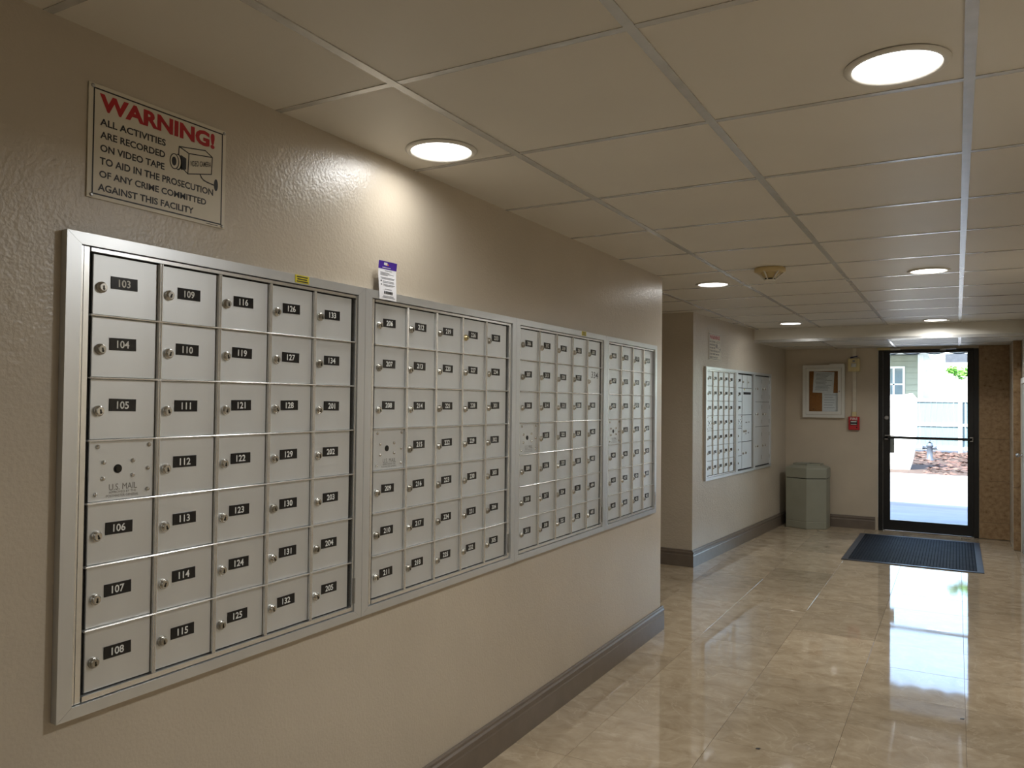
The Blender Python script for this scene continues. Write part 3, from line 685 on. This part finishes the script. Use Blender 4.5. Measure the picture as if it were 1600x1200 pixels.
obj('glazing_bead', MB().box(-0.645, -0.640, y0 - 0.001, YB + 0.016, 0.126, 1.966).box(0.100, 0.105, y0 - 0.001, YB + 0.016, 0.126, 1.966).mesh('glazing_bead', BLACKM), dfr)
pb = obj('push_bar', MB().box(-0.70, 0.145, YB - 0.062, YB - 0.036, 1.022, 1.05).mesh('push_bar', BLACKM), dfr)
for x in (-0.69, 0.12): obj('bar_bracket', MB().box(x, x + 0.03, YB - 0.062, YB, 1.012, 1.06).mesh('bar_bracket', STEEL), pb)
obj('pull_handle', MB().box(-0.642, -0.602, YB + 0.045, YB + 0.06, 0.86, 1.02).box(-0.66, -0.60, YB - 0.03, YB - 0.02, 1.052, 1.062).mesh('pull_handle', STEEL), dfr)
obj('deadlock', MB().lathe([(0.024, 0), (0.024, -0.008), (0.018, -0.012)], 'y', (-0.675, YB, 1.25), 20).mesh('deadlock', STEEL), dfr)
obj('threshold', MB().box(XD0 + 0.045, XD1 - 0.045, YB - 0.03, YB + 0.10, 0.0005, 0.010).mesh('threshold', CHROME), dfr)
obj('weather_strip', MB().box(XD0 + 0.0455, XD0 + 0.0475, YB - 0.011, YB + 0.03, 0.01, ZD - 0.02).mesh('weather_strip', STEEL), dfr)
cl = obj('door_closer', MB().box(-0.155, -0.10, YB - 0.045, YB, 1.985, 2.001).mesh('door_closer', STEEL), dfr)
obj('closer_arm', MB().tube([(-0.13, YB - 0.04, 2.0), (0.0, YB - 0.09, 2.004)], 0.008).mesh('closer_arm', CHROME), dfr)
obj('header_strip', MB().box(-0.77, -0.64, YB - 0.03, YB - 0.0125, 2.0, 2.026).mesh('header_strip', CREAM), dfr)
obj('header_strip', MB().box(-0.638, -0.54, YB - 0.028, YB - 0.0125, 1.998, 2.02).mesh('header_strip', WHITE), dfr)
obj('caulk_line', MB().box(XD0 - 0.009, XD0 - 0.001, YB - 0.006, YB - 0.0005, 0.142, 2.0).mesh('caulk_line', WHITE), dfr)

# door in the right wall, seen edge-on
d2 = struct('door_2', MB().box(XR - 0.006, XR - 0.001, 8.10, 8.93, 0.006, 1.60).mesh('door_2', DOORG), 'pale grey side door in the right wall beside the exit', 'door')
obj('door_frame', MB().box(XR - 0.012, XR - 0.001, 8.935, 8.985, 0.003, 1.66).box(XR - 0.012, XR - 0.001, 8.04, 8.935, 1.61, 1.66).mesh('door_frame', WHITE), d2)
obj('knob', MB().lathe([(0.018, 0), (0.018, -0.006), (0.007, -0.010), (0.007, -0.022), (0.018, -0.030), (0.021, -0.040), (0.016, -0.05), (0.006, -0.053)], 'x', (XR - 0.006, 8.84, 0.93), 20).mesh('knob', CHROME), d2)

# ------------------------------------------------------------------ bulletin board
t = thing('bulletin_board', 'glazed cream framed cork notice board on the end wall', 'notice board', (-1.554, YB, 1.24))
W_, H_ = 0.45, 0.602
def ring(mb, x0, x1, z0, z1, th, y0, y1):
    mb.box(x0, x1, y0, y1, z0, z0 + th).box(x0, x1, y0, y1, z1 - th, z1).box(x0, x0 + th, y0, y1, z0 + th, z1 - th).box(x1 - th, x1, y0, y1, z0 + th, z1 - th); return mb
obj('case', ring(MB(), 0, W_, 0, H_, 0.034, -0.05, -0.001).mesh('case', BOARDF), t)
obj('cork', MB().box(0.034, W_ - 0.034, -0.015, -0.001, 0.034, H_ - 0.034).mesh('cork', CORK), t)
dd = obj('glazed_door', ring(MB(), 0.036, W_ - 0.036, 0.036, H_ - 0.036, 0.034, -0.056, -0.042).mesh('glazed_door', BOARDF), t)
obj('pane', MB().box(0.068, W_ - 0.068, -0.049, -0.046, 0.068, H_ - 0.068).mesh('pane', GLASS), dd)
obj('lock', MB().lathe([(0.009, 0), (0.009, -0.006)], 'y', (W_ - 0.054, -0.056, 0.30), 14).mesh('lock', STEEL), dd)
obj('top_clip', MB().box(0.29, 0.445, -0.05, -0.001, H_ + 0.0002, H_ + 0.012).mesh('top_clip', BOARDF), t)
def sheet(label, x, z, w_, h_, rot, lines, yo):
    s = thing('pinned_notice', label, 'paper', (-1.554 + x, YB - yo, 1.24 + z), 0, 'notices in the glazed board'); s.rotation_euler = (0, rot, 0)
    obj('page', MB().box(0, w_, -0.0006, 0, 0, h_).mesh('page', PAPER), s)
    for k in range(lines):
        zz = h_ * (0.9 - 0.82 * k / lines); a = random.uniform(0.08, 0.16); b2 = random.uniform(0.6, 0.92)
        obj('print_line', MB().box(w_ * a, w_ * b2, -0.0009, -0.0005, zz - 0.0022, zz + 0.0022).mesh('print_line', PRINT), s)
    return s
s = sheet('tilted printed notice pinned at the top of the glazed board', 0.105, 0.287, 0.222, 0.245, -0.05 * -1, 14, 0.0175)
s = sheet('printed notice filling the lower right of the glazed board', 0.208, 0.068, 0.178, 0.214, 0.0, 6, 0.0158)
t = tag(obj('push_pin', MB().lathe([(0.005, 0), (0.003, -0.008), (0.006, -0.012)], 'y', (0, 0, 0), 10).mesh('push_pin', INKB), None, (-1.44, YB - 0.0155, 1.335)), 'black push pin in the bare cork, lower left of the notice board', 'push pin')

# strobe, raceway and pull station
t = thing('alarm_strobe', 'cream fire alarm horn strobe on the end wall', 'fire alarm', (-1.008, YB, 1.765))
obj('housing', MB().cbox(-0.062, 0.062, -0.055, -0.0005, 0, 0.148, 0.008).mesh('housing', CREAM), t)
obj('strobe_lens', MB().cbox(-0.026, 0.026, -0.075, -0.055, 0.05, 0.092, 0.012).mesh('strobe_lens', INKW), t)
obj('side_cover', MB().cbox(0.036, 0.062, -0.060, -0.055, 0.004, 0.144, 0.002).mesh('side_cover', CREAM), t)
obj('grille_print', MB().box(-0.012, 0.012, -0.0558, -0.0549, 0.108, 0.128).mesh('grille_print', PRINT), t)
t = tag(obj('cable_raceway', MB().box(-1.022, -0.986, YB - 0.02, YB - 0.0005, 1.914, H2 - 0.001).mesh('cable_raceway', RACEW)), 'short white cable raceway from the ceiling to the strobe', 'raceway', 'white wall raceways')
t = thing('cable_raceway', 'long white cable raceway between the strobe and the red pull station', 'raceway', (0, 0, 0), 0, 'white wall raceways')
obj('duct', MB().cbox(-1.024, -0.984, YB - 0.02, YB - 0.0005, 1.31, 1.764, 0.002).mesh('duct', RACEW), t)
obj('end_fitting', MB().cbox(-1.028, -0.982, YB - 0.026, YB - 0.0005, 1.257, 1.309, 0.002).mesh('end_fitting', CREAM), t)
tag(obj('tape_wrap', MB().add([(-0.04, -0.023, -0.006), (0.036, -0.023, 0.010), (0.036, -0.023, 0.024), (-0.04, -0.023, 0.006), (-0.04, -0.0205, -0.006), (0.036, -0.0205, 0.010), (0.036, -0.0205, 0.024), (-0.04, -0.0205, 0.006)],
    [(0, 1, 2, 3), (7, 6, 5, 4), (0, 4, 5, 1), (1, 5, 6, 2), (2, 6, 7, 3), (3, 7, 4, 0)]).mesh('tape_wrap', BLUET), None, (-1.008, YB, 1.922)), 'dark blue tape across the raceway on top of the strobe', 'tape')
t = thing('pull_station', 'red fire alarm pull station below the white raceway', 'fire alarm', (-1.007, YB, 1.107))
obj('body', MB().cbox(-0.057, 0.057, -0.045, -0.0005, 0, 0.148, 0.006).mesh('body', REDP), t)
obj('lettering', lettering('FIRE', -0.038, 0.038, 0.112, 0.138, INKW, 0.02, -0.0455), t)
obj('handle', MB().cbox(-0.036, 0.036, -0.058, -0.045, 0.055, 0.104, 0.003).mesh('handle', BLACKM), t)
obj('handle_label', MB().box(-0.030, 0.030, -0.0588, -0.0579, 0.088, 0.098).box(-0.030, 0.030, -0.0588, -0.0579, 0.06, 0.067).mesh('handle_label', INKW), t)
obj('key_lock', MB().lathe([(0.007, 0), (0.007, -0.004)], 'y', (0.030, -0.045, 0.028), 12).mesh('key_lock', GAPM), t)

# ------------------------------------------------------------------ waste bin
t = thing('waste_bin', 'grey green six sided plastic waste bin in the far corner', 'waste bin', (0, 0, 0))
hexa = [(-1.452, 9.215), (-1.258, 9.335), (-1.246, 9.555), (-1.47, 9.605), (-1.675, 9.52), (-1.690, 9.315)]
cx = sum(p[0] for p in hexa) / 6; cy = sum(p[1] for p in hexa) / 6
def hx(k): return [(cx + (x - cx) * k, cy + (y - cy) * k) for x, y in hexa]
def loft(levels):
    mb = MB(); vs = []; fs = []
    for k, z in levels: vs += [(x, y, z) for x, y in hx(k)]
    n = 6
    for i in range(len(levels) - 1):
        for j in range(n): fs.append((i * n + j, i * n + (j + 1) % n, (i + 1) * n + (j + 1) % n, (i + 1) * n + j))
    fs += [tuple(range(n - 1, -1, -1)), tuple(range((len(levels) - 1) * n, len(levels) * n))]
    return mb.add(vs, fs)
obj('body', loft([(0.965, 0.001), (0.985, 0.012), (0.985, 0.076), (0.975, 0.08), (0.975, 0.086), (0.985, 0.09), (0.985, 0.553), (0.965, 0.558)]).mesh('body', BIN), t)
obj('seam', loft([(0.955, 0.5585), (0.955, 0.5655)]).mesh('seam', GAPM), t)
obj('lid', loft([(0.985, 0.566), (1.0, 0.570), (1.0, 0.665), (0.985, 0.678), (0.74, 0.702), (0.70, 0.704)]).mesh('lid', BIN), t)
rim = MB()
o_, i_ = hx(0.68), hx(0.60)
n = 6
vs = [(x, y, 0.7045) for x, y in o_] + [(x, y, 0.722) for x, y in o_] + [(x, y, 0.722) for x, y in i_] + [(x, y, 0.7045) for x, y in i_]
fs = [(a * n + j, a * n + (j + 1) % n, (a + 1) * n + (j + 1) % n, (a + 1) * n + j) for a in range(3) for j in range(n)]
obj('rim', rim.add(vs, fs).mesh('rim', BIN), t)
obj('opening', MB().prism_z(hx(0.59), 0.7045, 0.708).mesh('opening', GAPM), t)

# ------------------------------------------------------------------ door mat
t = thing('door_mat', 'dark ribbed rubber entrance mat in front of the exit door', 'mat', (-0.352, 8.45, 0.0006), 0.0)
hw, hd = 0.552, 0.82
obj('backing', MB().box(-hw + 0.002, hw - 0.002, -hd + 0.002, hd - 0.002, 0, 0.004).mesh('backing', MDARK), t)
def border(x0, x1, y0, y1):
    # bevelled edge strip, higher towards the middle
    obj('border', MB().box(x0, x1, y0, y1, 0.0, 0.007).mesh('border', RUBEDGE), t)
bw = 0.05
border(-hw, -hw + bw, -hd, hd); border(hw - bw, hw, -hd, hd); border(-hw + bw, hw - bw, -hd, -hd + 0.03); border(-hw + bw, hw - bw, hd - 0.03, hd)
mb = MB(); nx, ny = 40, 46
for i in range(nx):
    for j in range(ny):
        x = -hw + bw + 0.004 + (2 * hw - 2 * bw - 0.008) * (i + 0.5) / nx; y = -hd + 0.034 + (2 * hd - 0.068) * (j + 0.5) / ny
        mb.box(x - 0.0085, x + 0.0085, y - 0.0125, y + 0.0125, 0.004, 0.0085)
rb = obj('ribbed_field', mb.mesh('ribbed_field', RUBBER), t); rb['kind'] = 'stuff'
# scraps on the floor
for x, y, lb in ((0.02, 4.06, 'tiny dark scrap on the floor, right of the marble tiles near the viewer'), (-0.70, 3.28, 'tiny dark leaf fragment on the floor tiles, lower centre')):
    tag(obj('floor_scrap', MB().prism_z([(-0.008, -0.006), (0.009, -0.004), (0.004, 0.002), (0.010, 0.010), (-0.006, 0.007)], 0.0006, 0.0016).mesh('floor_scrap', INKB), None, (x, y, 0)), lb, 'debris')

# ------------------------------------------------------------------ outdoors
ZG = -0.10
struct('ground', MB().box(-40, 40, YB + 0.16, 90, -0.4, ZG).box(-40, 40, -20, YB + 0.16, -0.4, -0.13).mesh('ground', PAVE), 'pale concrete pavement outside the exit', 'ground')
struct('kerb', MB().box(-14, 14, 18.3, 18.6, ZG - 0.02, ZG + 0.05).mesh('kerb', PAVE), 'low concrete kerb before the leaf covered bed', 'kerb')
struct('planting_bed', MB().box(-14, 14, 18.6, 27.9, ZG - 0.05, ZG + 0.03).mesh('planting_bed', SOIL), 'brown mulched bed before the pale fence', 'ground')
mb = MB()
for k in range(4200):
    x = random.uniform(-5, 5); y = random.uniform(18.65, 27.8); a = random.uniform(0, 6.28); l = random.uniform(0.04, 0.10); b2 = l * 0.45; ti = random.uniform(-0.5, 0.5)
    c, s_ = math.cos(a), math.sin(a); z = ZG + 0.04 + random.uniform(0, 0.03)
    if (x < -0.6 and y < 21.2) or y > 27.7 or (abs(x + 0.62) < 0.3 and abs(y - 23.6) < 0.3): continue
    P4 = [(-l, 0), (0, -b2), (l, 0), (0, b2)]
    mb.add([(x + px * c - py * s_, y + px * s_ + py * c, z + py * ti + 0.01) for px, py in P4], [(0, 1, 2), (0, 2, 3)])
o = obj('leaf_litter', mb.mesh('leaf_litter', LEAFB)); tag(o, 'scattered dry brown leaves over the mulched bed', 'leaf litter', None, 'stuff')
# fence
t = thing('board_fence', 'pale blue vertical board fence beyond the leaf covered bed', 'fence', (0, 28.0, 0))
FT = 1.60; bme = MB().box(-0.075, 0.075, 0, 0.02, ZG + 0.10, FT).mesh('fence_board', FENCE)
for k in range(-40, 41): obj('fence_board', bme, t, (k * 0.156, 0, random.uniform(-.008, .008)))
for z in (0.02, 0.74, 1.50): obj('fence_rail', MB().box(-6.4, 6.4, -0.045, -0.001, z, z + 0.09).mesh('fence_rail', TRIMW), t)
pme = MB().box(-0.055, 0.055, -0.16, -0.046, ZG, FT + 0.02).mesh('fence_post', TRIMW)
for x in (-5.1, -2.5, 0.10, 2.7, 5.3): obj('fence_post', pme, t, (x, 0, 0))
# white garden wall with a flared foot
mb = MB().prism_y([(-7.5, ZG), (-0.93, ZG), (-0.86, 0.15), (-0.79, 0.6), (-0.79, 1.55), (-0.88, 1.66), (-1.2, 1.60), (-7.5, 1.60)], 19.9, 20.3)
tag(obj('garden_wall', mb.mesh('garden_wall', STUCCO)), 'low white stucco garden wall outside, left of the fence', 'wall')
# hydrant
t = thing('fire_hydrant', 'grey blue standpipe hydrant in the leaf covered bed', 'hydrant', (-0.62, 23.6, ZG + 0.03))
obj('barrel', MB().lathe([(0.10, 0), (0.10, 0.03), (0.07, 0.05), (0.07, 0.36), (0.085, 0.37), (0.085, 0.40)], n=16).mesh('barrel', HYDR), t)
obj('bonnet', MB().lathe([(0.08, 0.40), (0.06, 0.46), (0.02, 0.48), (0.02, 0.54)], n=16).mesh('bonnet', HYDR), t)
for s_ in (-1, 1): obj('nozzle', MB().lathe([(0.04, 0), (0.04, s_ * 0.09), (0.05, s_ * 0.09), (0.05, s_ * 0.12)], 'x', (s_ * 0.06, 0, 0.34), 12).mesh('nozzle', HYDR), t)
obj('valve_wheel', MB().lathe([(0.09, 0), (0.09, 0.015)], 'z', (0, 0, 0.50), 14).mesh('valve_wheel', STEEL), t)
# house with a sash window
t = thing('house', 'sage green house with a white sash window behind the garden wall', 'house', (0, 32, 0))
obj('wall', MB().box(-9, -1.22, 0, 5, ZG, 3.22).mesh('wall', HOUSE), t)
for k in range(14): obj('siding_board', MB().box(-9, -1.22, -0.02, -0.001, 0.2 + k * 0.215, 0.2 + k * 0.215 + 0.20).mesh('siding_board', HOUSE), t)
obj('corner_trim', MB().box(-1.22, -1.06, -0.05, 0.1, ZG, 3.22).mesh('corner_trim', TRIMW), t)
obj('roof', MB().box(-9.5, -0.9, -2.1, 5.5, 3.24, 3.5).mesh('roof', TRIMW), t)  # front overhang made deep to throw shade over the house front
wf = obj('window', ring(MB(), -2.75, -1.64, 1.70, 2.80, 0.07, -0.06, -0.021).mesh('window', TRIMW), t)
obj('mullion', MB().box(-2.04, -1.98, -0.055, -0.022, 1.77, 2.73).box(-2.42, -2.37, -0.055, -0.022, 1.77, 2.73).box(-2.68, -1.71, -0.055, -0.022, 2.12, 2.17).mesh('mullion', TRIMW), wf)
PANEB = mat('window_pane', srgb(100, 116, 122), rough=0.06, var=0.1, vscale=2)
for xa, xb in ((-2.68, -2.42), (-2.37, -2.04), (-1.98, -1.71)):
    for za, zb in ((1.77, 2.12), (2.17, 2.73)): obj('pane', MB().box(xa, xb, -0.035, -0.023, za, zb).mesh('pane', PANEB), wf)
# white building and grey carport eave to the right
t = thing('white_building', 'overexposed white building beyond the fence on the right', 'building', (0, 38.5, 0))
obj('wall', MB().box(-1.6, 9, 0, 5, ZG, 2.9).mesh('wall', STUCCO), t)
obj('parapet', MB().box(-1.65, 9.05, -0.05, 5, 2.9, 3.0).mesh('parapet', STUCCO), t)
t = thing('carport', 'slate grey carport roof edge beyond the fence, top right of the door view', 'carport', (0, 30, 0))
obj('fascia', MB().box(-0.33, 5, 0, 0.08, 2.83, 3.12).mesh('fascia', ROOFG), t); obj('roof_sheet', MB().box(-0.33, 5, 0.08, 3.5, 3.06, 3.12).mesh('roof_sheet', ROOFG), t)
for x in (0.9, 4.8): obj('post', MB().box(x, x + 0.1, 0.1, 0.2, ZG, 3.06).mesh('post', TRIMW), t)
# tree with a leafy branch
t = thing('tree', 'leafy green tree whose branch shows at the top right of the door glass', 'tree', (1.55, 17.2, ZG))
obj('trunk', MB().tube([(0, 0, 0), (0.03, 0, 0.9), (-0.02, 0.05, 1.7), (0.1, 0.1, 3.0)], [0.11, 0.09, 0.075, 0.04], 10).mesh('trunk', BARK), t)
obj('branch', MB().tube([(-0.01, 0.03, 1.5), (-0.5, -0.05, 1.85), (-1.1, -0.15, 1.98), (-1.5, -0.2, 2.08)], [0.04, 0.03, 0.018, 0.008], 8).mesh('branch', BARK), t)
mb = MB()
cl_ = [(-1.48, -0.2, 2.10, .12), (-1.62, -0.2, 2.16, .09), (-1.3, -0.2, 2.14, .13), (-1.15, -0.15, 2.06, .12), (-0.9, -0.1, 2.12, .18), (-0.6, 0, 2.2, .25), (0, 0.1, 3.1, .7), (0.5, 0.2, 2.8, .6), (-0.3, 0, 2.75, .5)]
for x, y, z, r_ in cl_:
    for k in range(int(90 + 500 * r_)):
        d = Vector((random.gauss(0, 1), random.gauss(0, 1), random.gauss(0, 0.8))).normalized() * r_ * random.random() ** 0.4
        c = Vector((x, y, z)) + d; a = Vector((random.gauss(0, 1), random.gauss(0, 1), random.gauss(0, .5))).normalized(); b2 = a.orthogonal().normalized()
        l = random.uniform(0.025, 0.05)
        mb.add([c - a * l, c - b2 * l * .45, c + a * l, c + b2 * l * .45], [(0, 1, 2), (0, 2, 3)])
fo = obj('foliage', mb.mesh('foliage', GREEN), t); fo['kind'] = 'stuff'
# awning over the exit
t = thing('awning', 'white canvas awning with scalloped edge outside above the door', 'awning', (0, 0, 0))
ax0, ax1, ay = -1.6, 0.9, 10.75
obj('canopy', MB().add([(ax0, YB + 0.17, 2.62), (ax1, YB + 0.17, 2.62), (ax1, ay, 2.16), (ax0, ay, 2.16), (ax0, YB + 0.17, 2.625), (ax1, YB + 0.17, 2.625), (ax1, ay, 2.165), (ax0, ay, 2.165)],
    [(0, 1, 2, 3), (7, 6, 5, 4), (0, 4, 5, 1), (1, 5, 6, 2), (2, 6, 7, 3), (3, 7, 4, 0)]).mesh('canopy', CANV), t)
ns = 10; sw = (ax1 - ax0) / ns
for k in range(ns):
    xa = ax0 + k * sw; pl = [(xa, 2.16)]; low = []
    for i in range(13): low.append((xa + sw * i / 12, 2.042 - 0.03 * math.sin(math.pi * i / 12)))
    v = obj('valance_scallop', MB().prism_y([(xa, 2.165)][::-1] + low + [(xa + sw, 2.165)], ay - 0.002, ay + 0.002).mesh('valance_scallop', CANV), t)
    obj('piping', MB().tube([(x, ay - 0.004, z) for x, z in low], 0.006, 6).mesh('piping', CANVD), v)
for x in (ax0, ax1): obj('frame_bar', MB().tube([(x, YB + 0.17, 2.2), (x, ay, 2.16)], 0.012).mesh('frame_bar', STEEL), t)
